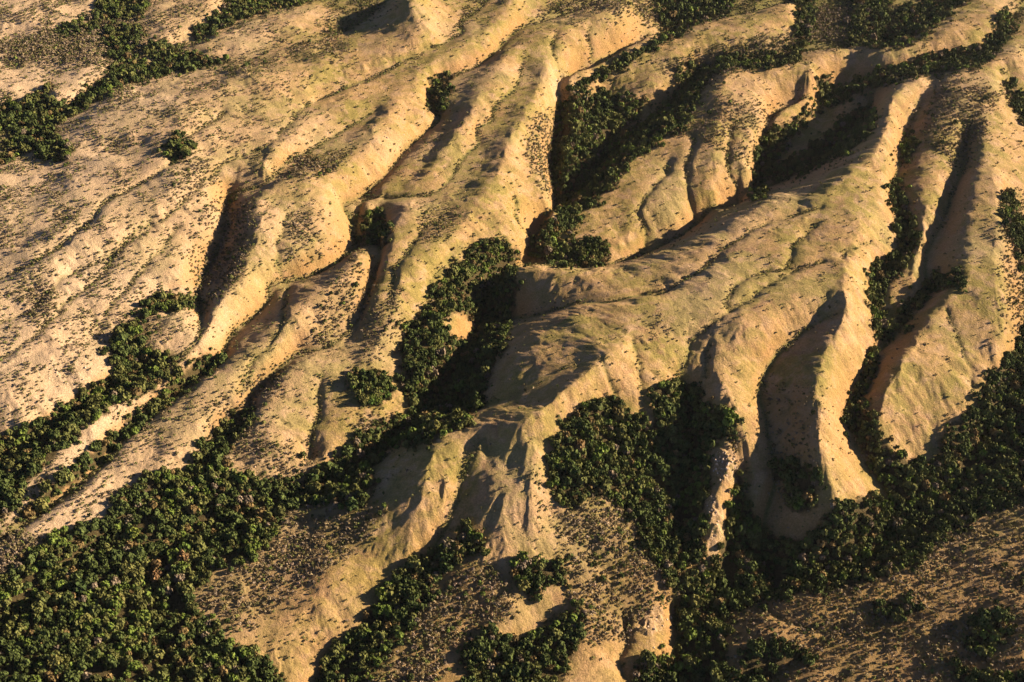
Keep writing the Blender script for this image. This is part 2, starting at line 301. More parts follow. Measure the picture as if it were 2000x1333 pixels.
SCRUB = [  # density, polygon: low dry brush and bushes
 (.65, "380,1180 450,1112 540,1055 560,1000 640,985 700,1000 740,960 760,1010 720,1060 640,1120 560,1170 480,1240 420,1230"),
 (.8, "850,1140 950,1095 990,1110 1010,1160 1010,1210 960,1230 900,1270 860,1345 700,1345 760,1290 800,1230"),
 (.75, "1100,1000 1180,960 1240,1015 1262,1080 1310,1135 1320,1180 1270,1195 1230,1260 1150,1250 1110,1180 1120,1100 1090,1050"),
 (.62, "1430,1200 1560,1160 1820,1060 1990,985 2200,960 2200,1600 1430,1600"), (.3, "1780,1100 2200,1000 2200,1400 1850,1330"),
 (.9, "690,820 740,812 772,830 780,850 740,868 690,872"), (.9, "-200,1020 0,1015 60,1050 130,1040 60,1120 0,1150 -200,1180"),
 (.75, "1040,240 1080,200 1087,250 1075,330 1082,400 1060,370 1020,300"), (.7, "820,620 870,560 880,520 930,470 1000,465 1010,500 900,560 850,640 790,680"),
 (.5, "330,345 410,300 430,360 380,390 330,380"), (.55, "560,315 680,288 700,300 640,345 560,350"), (.5, "1840,150 1960,180 1900,330 1850,330 1800,250"),
 (.4, "380,400 500,390 480,540 400,600 370,560"), (.5, "1170,960 1240,900 1280,960 1240,1010"), (.3, "670,720 700,715 690,760 680,830 660,800"),
 (.4, "820,410 900,400 880,470 820,480"), (.7, "0,90 190,45 290,40 280,125 100,130 0,120"), (.35, "440,130 660,60 700,120 560,110 450,160"),
 (.6, "1290,130 1420,90 1550,60 1560,100 1400,150 1330,170"), (.4, "1560,90 1580,10 1730,10 1750,90"), (.4, "1230,620 1300,610 1330,680 1270,640"),
 (.35, "1480,760 1600,760 1610,990 1510,1000 1500,900"), (.5, "1410,820 1450,850 1470,980 1430,960"), (.45, "1940,440 2010,420 2010,700 1960,640"),
 (.35, "560,420 640,420 640,520 560,520"), (.4, "440,760 560,700 520,900 430,900 380,860"), (.4, "30,570 110,540 110,620 50,620"), (.35, "30,720 90,700 80,760 20,770"),
 (.5, "640,560 700,500 740,560 700,640 640,680 580,690"), (.45, "500,860 600,890 640,930 520,940 450,900"), (.3, "1020,900 1100,930 1130,1080 1070,1060"),
 (.4, "720,600 790,560 790,700 700,720"), (.5, "1080,10 1200,-10 1290,0 1290,60 1190,20 1090,30"), (.35, "1400,180 1530,220 1470,330 1330,260"),
]
fmap = np.zeros(xx.shape); farea = np.full(xx.shape, -1)
for k, (nm, ps) in enumerate(FOREST.items()):
    for s in ps:
        q = poly_mask(s); fmap[q] = 1; farea[q] = k
for s in ("866,614 905,606 936,640 905,670 868,656", "1395,850 1440,870 1425,1000 1400,1090 1380,1080 1385,950",
          "282,628 330,603 380,610 388,650 352,694 310,694 286,670"):
    fmap[poly_mask(s)] = 0
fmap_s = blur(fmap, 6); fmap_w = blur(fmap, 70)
smap = np.zeros(xx.shape)
for d, s in SCRUB:
    smap = np.maximum(smap, poly_mask(s) * d)
smap_s = blur(smap, 30)
ROCK = ["1388,880 1425,868 1445,900 1440,945 1425,950 1400,915", "1378,960 1395,955 1412,1010 1420,1050 1395,1090 1378,1090 1385,1010", "1255,1190 1290,1180 1300,1215 1275,1240 1245,1230",
        "872,560 888,560 884,592 872,585", "1075,160 1105,140 1085,200", "1130,300 1165,300 1150,340", "690,725 705,740 700,770 690,765"]
rmap = np.zeros(xx.shape)
for s in ROCK: rmap = np.maximum(rmap, poly_mask(s))
rmap = blur(rmap, 4)
def rast(M, px, py):
    px, py = fold(px, -90, 2090), fold(py, -95, 1425)
    j = np.clip(np.rint(px / 2 + RO).astype(int), 0, RW - 1); i = np.clip(np.rint(py / 2 + RO).astype(int), 0, RH - 1)
    return M[i, j]

# ---- value noise over the ground
def noise(x, y, wl, seed):
    g = np.random.default_rng(seed).random((256, 256))
    fx, fy = x / wl + 1000.0, y / wl + 1000.0
    ix, iy = np.floor(fx).astype(int), np.floor(fy).astype(int)
    tx, ty = fx - ix, fy - iy
    tx, ty = tx * tx * (3 - 2 * tx), ty * ty * (3 - 2 * ty)
    a, b, c, d = g[iy % 256, ix % 256], g[iy % 256, (ix + 1) % 256], g[(iy + 1) % 256, ix % 256], g[(iy + 1) % 256, (ix + 1) % 256]
    return (a + (b - a) * tx) * (1 - ty) + (c + (d - c) * tx) * ty - .5
wx = GX + 18 * noise(GX, GY, 60, 11) + 6 * noise(GX, GY, 22, 12)
wy = GY + 18 * noise(GX, GY, 60, 13) + 6 * noise(GX, GY, 22, 14)
amp = np.clip(tf * 2.2, .15, 1)
lf = 1 + .9 * np.clip((900 - GU) / 500, 0, 1)
for wl, am, sd in ((90, 6.0, 1), (42, 3.6, 2), (20, 1.4, 3), (10, .7, 4), (5, .35, 5)):
    Z += am * amp * (lf if wl > 15 else 1) * noise(wx, wy, wl, sd)
rk0 = rast(rmap, *proj(GX, GY, Z))
Z += rk0 * (5 * noise(wx, wy, 9, 15) + 3 * noise(wx, wy, 4, 16))
# erosion: branching furrows that follow the fall of the ground
def grad(A):
    zu, zv = np.gradient(A, axis=1), np.gradient(A, axis=0)
    zx = zu / np.gradient(GX, axis=1)
    return zx, (zv - zx * np.gradient(GX, axis=0)) / np.gradient(GY, axis=0)
def furrows(A, cell, am, seed):
    gx, gy = grad(blur(A, 3)); s = np.hypot(gx, gy) + 1e-6
    sx, sy = -gy / s, gx / s
    X, Y = GX / cell + 500, GY / cell + 500
    ix, iy = np.floor(X).astype(np.int64), np.floor(Y).astype(np.int64)
    R = np.random.default_rng(seed).random((2, 512, 512))
    e = np.zeros_like(A); wsum = np.zeros_like(A)
    for dx in (-1, 0, 1):
        for dy in (-1, 0, 1):
            a, b = (ix + dx) % 512, (iy + dy) % 512
            qx, qy = X - (ix + dx + R[0, a, b]), Y - (iy + dy + R[1, a, b])
            w = np.exp(-2.2 * (qx * qx + qy * qy))
            e += w * np.cos((qx * sx + qy * sy) * 6.9); wsum += w
    e /= wsum
    return A + am * np.clip((s - .04) / .30, 0, 1) * amp * (e - .35 * np.abs(e) - .15)
for cl_, am_, sd_ in ((46, 1.3, 81), (24, .62, 82), (12, .34, 83), (6.5, .2, 84)):
    Z = furrows(Z, cl_, am_, sd_)
# rills running down to the lower left
ra = math.radians(52)
rx, ry = wx * math.cos(ra) + wy * math.sin(ra), -wx * math.sin(ra) + wy * math.cos(ra)
for wl, dp, sd in ((41, .6, 21),):
    nn = np.abs(noise(rx / 3.2, ry, wl, sd)) * 2
    Z -= dp * amp * np.clip(1 - nn * 3.2, 0, 1) ** 1.6

def look(G, x, y):
    """bilinear value of a grid field at ground x, y"""
    u, v = proj(x, y, 0)
    fj, fi = (u - U0) / ST, (v - V0) / ST
    j = np.clip(np.floor(fj).astype(int), 0, m_ - 2); i = np.clip(np.floor(fi).astype(int), 0, n_ - 2)
    a, b = np.clip(fj - j, 0, 1), np.clip(fi - i, 0, 1)
    return (G[i, j] * (1 - a) + G[i, j + 1] * a) * (1 - b) + (G[i + 1, j] * (1 - a) + G[i + 1, j + 1] * a) * b
def on_ground(px, py):
    z = np.full(np.shape(px), 0.0)
    for _ in range(25):
        x, y = unproj(px, py, z)
        z = .5 * z + .5 * look(Z, x, y)
    x, y = unproj(px, py, z)
    return x, y, z
# ---- small gullies cut into the slopes: depth m, half-width m, photo line
CUT = [
 (5, 7, "437,217 410,238 364,262 345,290 326,318 290,345 241,371 196,395 175,427 133,461 80,500 0,540 -60,570"),
 (4, 7, "623,195 588,210 567,238 546,259 504,290 450,312 415,335 385,365 360,385 336,416 315,429 262,461 224,485 203,506 164,520 122,538 101,566 84,577 63,601 0,625 -60,650"),
 (5, 6, "1360,266 1342,315 1345,350 1350,395 1363,430"), (5, 6, "1433,245 1422,298 1430,336 1440,371 1447,395"),
 (5, 7, "1311,311 1294,343 1262,381 1245,410 1259,441 1262,480"),
 (5, 8, "1600,400 1540,420 1496,433 1440,464 1370,520 1300,562 1250,572"),
 (4, 6, "1590,440 1550,480 1540,515 1490,530 1450,545 1420,575 1425,600"),
 (5, 8, "1610,508 1545,528 1496,556 1433,598 1370,643 1349,671 1338,705"),
 (4, 5, "1085,60 1080,95 1088,125 1095,145"), (3, 5, "1150,50 1152,90 1155,120"),
 (4, 5, "1008,385 1010,420 1020,440 1035,458"),
 (4, 6, "1240,660 1245,700 1255,750 1258,800"), (3, 5, "1180,700 1190,740 1205,765"),
 (4, 6, "830,440 800,480 770,530 760,590"), (4, 6, "625,730 620,780 612,840 600,890"),
 (4, 6, "560,560 545,640 500,700 470,760"), (4, 5, "1390,670 1378,700 1380,730"),
 (2, 5, "1850,600 1880,680 1900,740 1900,790"),
 (3, 6, "300,420 240,470 200,530 120,600 60,660 0,700"), (3, 6, "350,440 300,500 250,560 210,610"),
 (3, 5, "900,470 860,520 840,560"),
 (4, 6, "1490,1190 1560,1215 1640,1225"), (7, 7, "1222,1215 1225,1250 1215,1275 1218,1310"),
 (5, 8, "1730,10 1735,50 1720,85"), (4, 6, "1700,470 1660,480 1645,500"), (4, 7, "560,420 540,480 550,530"),
]
def seg_cut(px):
    P = np.array([[float(q) for q in p.split(',')] for p in px.split()])
    P = catmull(np.column_stack([P, np.zeros(len(P))]))[:, :2]
    P = dense(np.column_stack([P, np.zeros(len(P))]), 2.5)[:, :2]
    x, y, z = on_ground(P[:, 0], P[:, 1])
    return np.column_stack([x, y])
cuts = []
gul = np.zeros_like(Z)
for dp, w, s in CUT:
    C = seg_cut(s)
    C = C + np.column_stack([noise(C[:, 0], C[:, 1], 14, 31), noise(C[:, 0], C[:, 1], 14, 32)]) * 6
    cuts.append((dp, w, C))
for dp, w, k in ((9, 10, 'v5'), (6, 9, 'v7'), (5, 9, 'v8'), (4, 8, 'v9'), (3, 7, 'v4a'), (3, 6, 'v6'), (3, 7, 'v13t'), (3, 6, 'v5b'), (2.5, 6, 'v12'), (3, 8, 'v8b'), (2, 6, 'v17'), (2.5, 6, 'v10'), (2, 6, 'v10b'), (2, 6, 'v9b'), (3, 7, 'v1')):
    Q = dense(VL[k], 2.0)
    Q = Q[(Q[:, 0] > U0 + 60) & (Q[:, 0] < U0 + NU - 60) & (Q[:, 1] > V0 + 60) & (Q[:, 1] < V0 + NV - 60)]
    x, y = unproj(Q[:, 0], Q[:, 1], 0)
    cuts.append((dp, w, np.column_stack([x, y])))
for dp, w, C in cuts:
    u, v = proj(C[:, 0], C[:, 1], 0)
    m = 24
    j0, j1 = int(max(0, (u.min() - U0) / ST - m)), int(min(m_, (u.max() - U0) / ST + m))
    i0, i1 = int(max(0, (v.min() - V0) / ST - m)), int(min(n_, (v.max() - V0) / ST + m))
    X, Y = GX[i0:i1, j0:j1], GY[i0:i1, j0:j1]
    d2 = np.full(X.shape, 1e9)
    for q in range(0, len(C)):
        cx, cy = C[q]
        uu, vv = int((u[q] - U0) / ST) - j0, int((v[q] - V0) / ST) - i0
        a0, a1, b0, b1 = max(0, vv - 24), max(0, vv + 24), max(0, uu - 24), max(0, uu + 24)
        d2[a0:a1, b0:b1] = np.minimum(d2[a0:a1, b0:b1], (X[a0:a1, b0:b1] - cx) ** 2 + (Y[a0:a1, b0:b1] - cy) ** 2)
    d = np.sqrt(d2)
    Z[i0:i1, j0:j1] -= dp * np.exp(-(d / w) ** 1.2)
    gul[i0:i1, j0:j1] = np.maximum(gul[i0:i1, j0:j1], np.exp(-(d / 3.0) ** 2))
PXG, PYG = proj(GX, GY, Z)

# ------------------------------------------------------------------ materials
def mat(name, rough=.9):
    m = bpy.data.materials.new(name); m.use_nodes = True
    b = m.node_tree.nodes["Principled BSDF"]
    b.inputs["Roughness"].default_value = rough
    b.inputs["Specular IOR Level"].default_value = .15
    return m, m.node_tree, b
def N(nt, t, **kw):
    n = nt.nodes.new(t)
    for k, v in kw.items(): setattr(n, k, v)
    return n
def mixc(nt, fac, a, b, mode='MIX'):
    n = N(nt, "ShaderNodeMix", data_type='RGBA', blend_type=mode)
    for i, x in ((0, fac), (6, a), (7, b)):
        if isinstance(x, (int, float)): n.inputs[i].default_value = x
        elif isinstance(x, tuple): n.inputs[i].default_value = (*x, 1)
        else: nt.links.new(x, n.inputs[i])
    return n.outputs[2]
def ramp(nt, src, a, b, lo=0, hi=1):
    n = N(nt, "ShaderNodeMapRange"); n.clamp = True
    nt.links.new(src, n.inputs[0])
    n.inputs[1].default_value, n.inputs[2].default_value, n.inputs[3].default_value, n.inputs[4].default_value = a, b, lo, hi
    return n.outputs[0]
def math_(nt, op, a, b):
    n = N(nt, "ShaderNodeMath", operation=op)
    for i, x in enumerate((a, b)):
        if isinstance(x, (int, float)): n.inputs[i].default_value = x
        else: nt.links.new(x, n.inputs[i])
    return n.outputs[0]
def ntex(nt, co, scale, detail=4, rough=.6, dist=0):
    n = N(nt, "ShaderNodeTexNoise"); nt.links.new(co, n.inputs["Vector"])
    n.inputs["Scale"].default_value = scale; n.inputs["Detail"].default_value = detail
    n.inputs["Roughness"].default_value = rough; n.inputs["Distortion"].default_value = dist
    return n.outputs[0]
gm, nt, bs = mat("dry_grass_ground", .95)
geo = N(nt, "ShaderNodeNewGeometry"); pos = geo.outputs["Position"]
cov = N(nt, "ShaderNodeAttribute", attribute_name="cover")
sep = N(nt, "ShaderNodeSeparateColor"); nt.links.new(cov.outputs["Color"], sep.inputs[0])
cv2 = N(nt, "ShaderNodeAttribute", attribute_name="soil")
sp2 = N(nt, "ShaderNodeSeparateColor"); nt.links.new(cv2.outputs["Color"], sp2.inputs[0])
big = ntex(nt, pos, .012, 5, .6, .4)
mid = ntex(nt, pos, .06, 5, .65, .3)
fin = ntex(nt, pos, .55, 4, .7)
col = mixc(nt, ramp(nt, big, .44, .56), (.42, .285, .14), (.30, .25, .085))
red = ntex(nt, pos, .028, 6, .7, .8)
col = mixc(nt, ramp(nt, mid, .48, .68), col, (.46, .32, .205))
col = mixc(nt, ramp(nt, red, .54, .66, 0, .75), col, (.30, .185, .115))
col = mixc(nt, ramp(nt, mid, .50, .34, 0, .7), col, (.21, .18, .07))
col = mixc(nt, sp2.outputs[2], col, (.55, .42, .31))                 # pale pinkish plateau grass
col = mixc(nt, sp2.outputs[1], col, (.38, .225, .10))                 # bare orange earth on steep banks
col = mixc(nt, sp2.outputs[0], col, (.17, .17, .06))                 # green along the gullies
col = mixc(nt, math_(nt, 'MULTIPLY', sep.outputs[1], ramp(nt, fin, .42, .60)), col, (.17, .135, .08))
rk = ntex(nt, pos, .28, 5, .75, 1.2)
col = mixc(nt, math_(nt, 'MULTIPLY', sep.outputs[2], ramp(nt, rk, .42, .56, .10, .7)), col, mixc(nt, ramp(nt, fin, .35, .6), (.33, .20, .13), (.52, .40, .31)))
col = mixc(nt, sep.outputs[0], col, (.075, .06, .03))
grain = N(nt, "ShaderNodeTexVoronoi"); nt.links.new(pos, grain.inputs["Vector"]); grain.inputs["Scale"].default_value = .75
g1 = ramp(nt, grain.outputs["Distance"], .0, .9, .80, 1.15)
col = mixc(nt, 1.0, col, mixc(nt, ramp(nt, fin, .3, .7), (.62, .66, .58), (1.22, 1.18, 1.16)), 'MULTIPLY')
nt.links.new(col, bs.inputs["Base Color"])
bh = math_(nt, 'ADD', math_(nt, 'MULTIPLY', fin, 1.1), math_(nt, 'MULTIPLY', ntex(nt, pos, 1.6, 3, .7), .5))
bh = math_(nt, 'ADD', bh, math_(nt, 'MULTIPLY', ntex(nt, pos, .16, 3, .6), 1.2))
bmp = N(nt, "ShaderNodeBump"); bmp.inputs["Strength"].default_value = 1.0; bmp.inputs["Distance"].default_value = 1.0
nt.links.new(bh, bmp.inputs["Height"]); nt.links.new(bmp.outputs[0], bs.inputs["Normal"])

def leaf_mat(name, random_tint=False):
    m, t, b = mat(name, .85)
    at = N(t, "ShaderNodeAttribute", attribute_name="tint")
    c = at.outputs["Color"]
    if random_tint:
        oi = N(t, "ShaderNodeObjectInfo")
        h = N(t, "ShaderNodeHueSaturation"); t.links.new(c, h.inputs["Color"])
        t.links.new(ramp(t, oi.outputs["Random"], 0, 1, .47, .53), h.inputs["Hue"])
        t.links.new(ramp(t, oi.outputs["Random"], 0, 1, 1.25, .7), h.inputs["Value"])
        c = h.outputs[0]
    t.links.new(c, b.inputs["Base Color"])
    return m
foliage, foliage_r = leaf_mat("foliage"), leaf_mat("foliage_varied", True)
bark, t_, b_ = mat("bark"); b_.inputs["Base Color"].default_value = (.11, .085, .06, 1)
stone, t_, b_ = mat("pale_stone", .85)
gp = N(t_, "ShaderNodeNewGeometry")
nz = ntex(t_, gp.outputs["Position"], .9, 5, .7)
t_.links.new(mixc(t_, ramp(t_, nz, .35, .65), (.36, .25, .19), (.72, .60, .50)), b_.inputs["Base Color"])
bp = N(t_, "ShaderNodeBump"); bp.inputs["Distance"].default_value = .4; t_.links.new(nz, bp.inputs["Height"]); t_.links.new(bp.outputs[0], b_.inputs["Normal"])

# ------------------------------------------------------------------ mesh building
def mesh(name, co, faces_flat, nper, tint=None, smooth=False):
    me = bpy.data.meshes.new(name)
    co = np.ascontiguousarray(co, np.float32).reshape(-1, 3)
    faces_flat = np.ascontiguousarray(faces_flat, np.int32).ravel()
    nf = len(faces_flat) // nper
    me.vertices.add(len(co)); me.vertices.foreach_set("co", co.ravel())
    me.loops.add(len(faces_flat)); me.loops.foreach_set("vertex_index", faces_flat)
    me.polygons.add(nf)
    me.polygons.foreach_set("loop_start", np.arange(0, nf * nper, nper, dtype=np.int32))
    me.polygons.foreach_set("loop_total", np.full(nf, nper, np.int32))
    if tint is not None:
        colour(me, "tint", tint)
    if smooth: me.polygons.foreach_set("use_smooth", np.ones(nf, bool))
    me.update(); me.validate()
    return me
def colour(me, name, rgb):
    a = me.attributes.new(name, 'FLOAT_COLOR', 'POINT')
    c = np.ones((len(me.vertices), 4), np.float32); c[:, :3] = np.asarray(rgb).reshape(-1, 3)
    a.data.foreach_set("color", c.ravel())
def link(name, me, m, parent=None):
    o = bpy.data.objects.new(name, me); sc.collection.objects.link(o)
    if m is not None and not me.materials: me.materials.append(m)
    o.parent = parent
    return o

# ---- the ground: one sheet, fine where the photograph looks, coarse out to the horizon
iu = np.concatenate([[U0 - 14000, U0 - 7000, U0 - 3500, U0 - 1800, U0 - 900, U0 - 450, U0 - 200, U0 - 80], GU[0], U0 + NU + np.array([80, 200, 450, 900, 1800, 3500, 7000, 14000])])
top = -np.geomspace(8, 1180 + V0, 26)[::-1] + V0
bot = V0 + NV + np.geomspace(8, 2600, 18)
iv = np.concatenate([top, GV[:, 0], bot])
EU, EV = np.meshgrid(iu, iv)
EX, EY = unproj(EU, EV, 0)
ci = np.clip(np.arange(len(iv)) - len(top), 0, n_ - 1); cj = np.clip(np.arange(len(iu)) - 8, 0, m_ - 1)
EZ = Z[np.ix_(ci, cj)].copy()
ou = np.clip(np.abs(np.arange(len(iu)) - 8 - (m_ - 1) / 2) - (m_ - 1) / 2, 0, 8)
ov = np.concatenate([np.arange(len(top), 0, -1), np.zeros(n_), np.arange(1, len(bot) + 1)])
edge = (ou[None, :] + ov[:, None]) > 0
EZ[edge] += 14 * (noise(EX[edge], EY[edge], 260, 41) + .5 * noise(EX[edge], EY[edge], 110, 42)) * np.minimum(1, (ou[None, :] + ov[:, None])[edge] / 6)
nI, nJ = EX.shape
idx = np.arange(nI * nJ).reshape(nI, nJ)
fc = np.stack([idx[:-1, :-1], idx[1:, :-1], idx[1:, 1:], idx[:-1, 1:]], -1)
gme = mesh("ground", np.stack([EX, EY, EZ], -1), fc, 4, smooth=True)
jit = noise(GX, GY, 9, 51) * 22 + noise(GX, GY, 3.5, 52) * 10
jit2 = noise(GX, GY, 9, 53) * 22 + noise(GX, GY, 3.5, 54) * 10
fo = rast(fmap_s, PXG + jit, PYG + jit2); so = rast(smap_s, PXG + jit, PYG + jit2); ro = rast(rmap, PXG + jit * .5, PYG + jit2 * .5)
slope = blur(np.hypot(*grad(Z)), 2)
orange = np.clip((slope - .50) * 1.8, 0, .85) * (1 - ro) * np.clip(1.2 - tf, .2, 1)
orange = np.clip(orange + .55 * (PXG < 2300) * np.clip((PYG - 1020) / 120, 0, 1) * np.clip((PXG - 300) / 200, .0, 1) * (.55 + .45 * np.clip((PXG - 1350) / 150, 0, 1)), 0, .85)
vl = np.clip(1 - tf / .07, 0, 1) ** 1.5
green = np.clip(.75 * vl + .45 * gul, 0, .85) * (.6 + .8 * (noise(GX, GY, 12, 61) + .5))
green = np.clip(green, 0, .9)
pale = np.clip((650 - PXG) / 500, 0, 1) * .75 + .22 * np.clip(noise(GX, GY, 70, 62) * 3, 0, 1)
pale = np.clip(pale, 0, .85)
fd = np.where(edge, 0, 1)
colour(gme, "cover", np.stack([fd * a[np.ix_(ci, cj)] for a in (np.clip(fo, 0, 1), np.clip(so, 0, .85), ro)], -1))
colour(gme, "soil", np.stack([(fd if a is not pale else 1) * a[np.ix_(ci, cj)] for a in (green, orange, pale)], -1))
ground = link("ground", gme, gm)
ground["kind"] = "structure"

# ------------------------------------------------------------------ vegetation
TCOL = {  # leaf colours
 'dark green': (.066, .092, .028), 'olive green': (.112, .124, .040), 'bright green': (.115, .165, .034),
 'russet brown': (.17, .125, .055), 'grey leafless': (.19, .155, .115)}
def crown_template(seed, lobes, per, flat=.8, leaf=.30):
    """a crown of leaf clumps around a few boughs; unit radius; returns verts, quads, shade"""
    r = np.random.default_rng(seed)
    V, S = [], []
    cs = [np.array([0, 0, .75])] + [np.array([.62 * math.cos(a) * q, .62 * math.sin(a) * q, .45 + .35 * r.random()]) for a, q in zip(np.arange(lobes) * 6.283 / lobes + r.random() * 6, .75 + .45 * r.random(lobes))]
    for c in cs:
        R = .38 + .16 * r.random()
        sh = .8 + .4 * r.random()
        for _ in range(per):
            d = r.normal(size=3); d /= np.linalg.norm(d)
            if d[2] < -.35: d[2] *= -1
            p = c + d * R * (.8 + .3 * r.random()) * np.array([1, 1, flat])
            n = d + .32 * r.normal(size=3); n /= np.linalg.norm(n)
            a = np.cross(n, r.normal(size=3)); a /= np.linalg.norm(a); b = np.cross(n, a)
            s = leaf * (.6 + .7 * r.random())
            q = [p + s * (ca * a + cb * b) * (.7 + .5 * r.random()) for ca, cb in ((1, 0), (0, 1), (-1, 0), (0, -1))]
            V += q; S += [sh * (.75 + .5 * r.random())] * 4
    return np.array(V), np.array(S)
def trunk_template():
    V, Fq = [], []
    def limb(p, q, r0, r1):
        p, q = np.array(p, float), np.array(q, float); b = len(V)
        for c, r in ((p, r0), (q, r1)):
            for k in range(5):
                V.append(c + np.array([r * math.cos(k * 1.2566), r * math.sin(k * 1.2566), 0]))
        for k in range(5): Fq.append([b + k, b + (k + 1) % 5, b + 5 + (k + 1) % 5, b + 5 + k])
    limb((0, 0, -.35), (0, 0, .42), .10, .06)
    for k in range(4):
        a = k * 1.57 + .4
        limb((0, 0, .32), (.45 * math.cos(a), .45 * math.sin(a), .72), .05, .02)
    return np.array(V), np.array(Fq)
TEM = [crown_template(100 + k, 5 + k % 3, 17, leaf=.26) for k in range(6)]
TEM_LO = [crown_template(200 + k, 4, 6, leaf=.42) for k in range(4)]
BUSH = [crown_template(300 + k, 3, 6, flat=.75, leaf=.38) for k in range(5)]
BUSH_LO = [crown_template(400 + k, 2, 3, flat=.75, leaf=.6) for k in range(4)]

def jgrid(sp, seed):
    r = np.random.default_rng(seed)
    x = np.arange(-1600, 1600, sp); y = np.arange(240, 3000, sp)
    X, Y = np.meshgrid(x, y)
    X = X + r.random(X.shape) * sp; Y = Y + r.random(X.shape) * sp
    X, Y = X.ravel(), Y.ravel()
    z = look(Z, X, Y); px, py = proj(X, Y, z)
    k = (px > -380) & (px < 2380) & (py > -200) & (py < 1640)
    return X[k], Y[k], z[k], px[k], py[k], r
# trees
X, Y, z, px, py, r = jgrid(4.0, 5)
jx = noise(X, Y, 9, 51) * 22 + noise(X, Y, 3.5, 52) * 10; jy = noise(X, Y, 9, 53) * 22 + noise(X, Y, 3.5, 54) * 10
den = rast(fmap_s, px + jx * .8, py + jy * .8)
gap = noise(X, Y, 16, 71) + .6 * noise(X, Y, 7, 72)
far = np.clip((Y - 1200) / 1200, 0, 1)
sden = rast(smap_s, px + jx, py + jy)
grove = rast(farea, px, py) == 3
k = (grove & (rast(fmap, px, py) > .5)) | ((den > .45) | (r.random(len(X)) < .10 * sden * (gap > -.1) + .35 * np.clip(den * 2.2, 0, 1) + .42 * np.clip(rast(fmap_w, px + jx, py + jy) * 2.4 - .15, 0, 1) * (noise(X, Y, 11, 74) > .02))) & (r.random(len(X)) < np.clip(.94 - .9 * np.clip(-gap - .18, 0, 1) * 3 - .25 * far, .1, 1))
X, Y, z, px, py = X[k], Y[k], z[k], px[k], py[k]
area = rast(farea, px + jx[k] * .8, py + jy[k] * .8)
q = rast(farea, px, py); area = np.where(area < 0, q, area)
nt_ = len(X)
rad = (1.5 + 2.6 * r.random(nt_) ** 1.7 + 1.9 * (r.random(nt_) < .09)) * np.where(den[k] > .45, 1, .62) * (1 + .15 * far[k])
hgt = rad * (1.5 + .6 * r.random(nt_))
tone = noise(X, Y, 30, 73) + .8 * r.normal(size=nt_) * .3
kind = np.where(tone < .02, 0, np.where(tone < .22, 1, 2))
rr = r.random(nt_); kind = np.where((rr < .06), 3, np.where(rr > .975, 4, kind)); kind = np.where((kind == 2) & (rr < .55), 1, kind)
dist = np.sqrt(X ** 2 + Y ** 2 + (z - CAMZ) ** 2)
show = rad / dist * F
inside = (px > 5) & (px < W - 5) & (py > 5) & (py < H - 5)
names = list(TCOL); cols = np.array([TCOL[n] for n in names])
areas = list(FOREST)
rot = r.random(nt_) * 6.283
# the 300 that show largest, with every one of the two groves on the plateau among them
score = np.where(inside, show, 0) + np.where(inside & (area == areas.index('round grove on the plateau')), 50, 0)
big_i = np.argsort(-score)[:300]
is_big = np.zeros(nt_, bool); is_big[big_i] = True

def merged(name, templ, X, Y, z, rad, hgt, rot, col, seed, sink=.15):
    r = np.random.default_rng(seed)
    vs, ts = [], []
    pick = r.integers(0, len(templ), len(X))
    for k, (V, S) in enumerate(templ):
        w = np.where(pick == k)[0]
        if not len(w): continue
        c, s = np.cos(rot[w])[:, None], np.sin(rot[w])[:, None]
        vx = (V[None, :, 0] * c - V[None, :, 1] * s) * rad[w, None] + X[w, None]
        vy = (V[None, :, 0] * s + V[None, :, 1] * c) * rad[w, None] + Y[w, None]
        vz = (V[None, :, 2] - sink) * hgt[w, None] + z[w, None]
        vs.append(np.stack([vx, vy, vz], -1).reshape(-1, 3))
        ts.append((col[w, None, :] * S[None, :, None]).reshape(-1, 3))
    v = np.vstack(vs); t = np.vstack(ts)
    me = mesh(name, v, np.arange(len(v)), 4, t)
    return me
tcol = cols[kind] * (.75 + .5 * r.random(nt_))[:, None]
w = ~is_big & (show >= 4.2)
me = merged("woodland", TEM, X[w], Y[w], z[w], rad[w], hgt[w], rot[w], tcol[w], 1)
o = link("woodland", me, foliage); o["kind"] = "stuff"; o["label"] = "dense mixed woodland filling the valleys and ravines"; o["category"] = "woodland"
w = ~is_big & (show < 4.2)
me = merged("distant_woodland", TEM_LO, X[w], Y[w], z[w], rad[w], hgt[w], rot[w], tcol[w], 2)
o = link("distant_woodland", me, foliage); o["kind"] = "stuff"; o["label"] = "far woodland along the upper ravines and gorges"; o["category"] = "woodland"
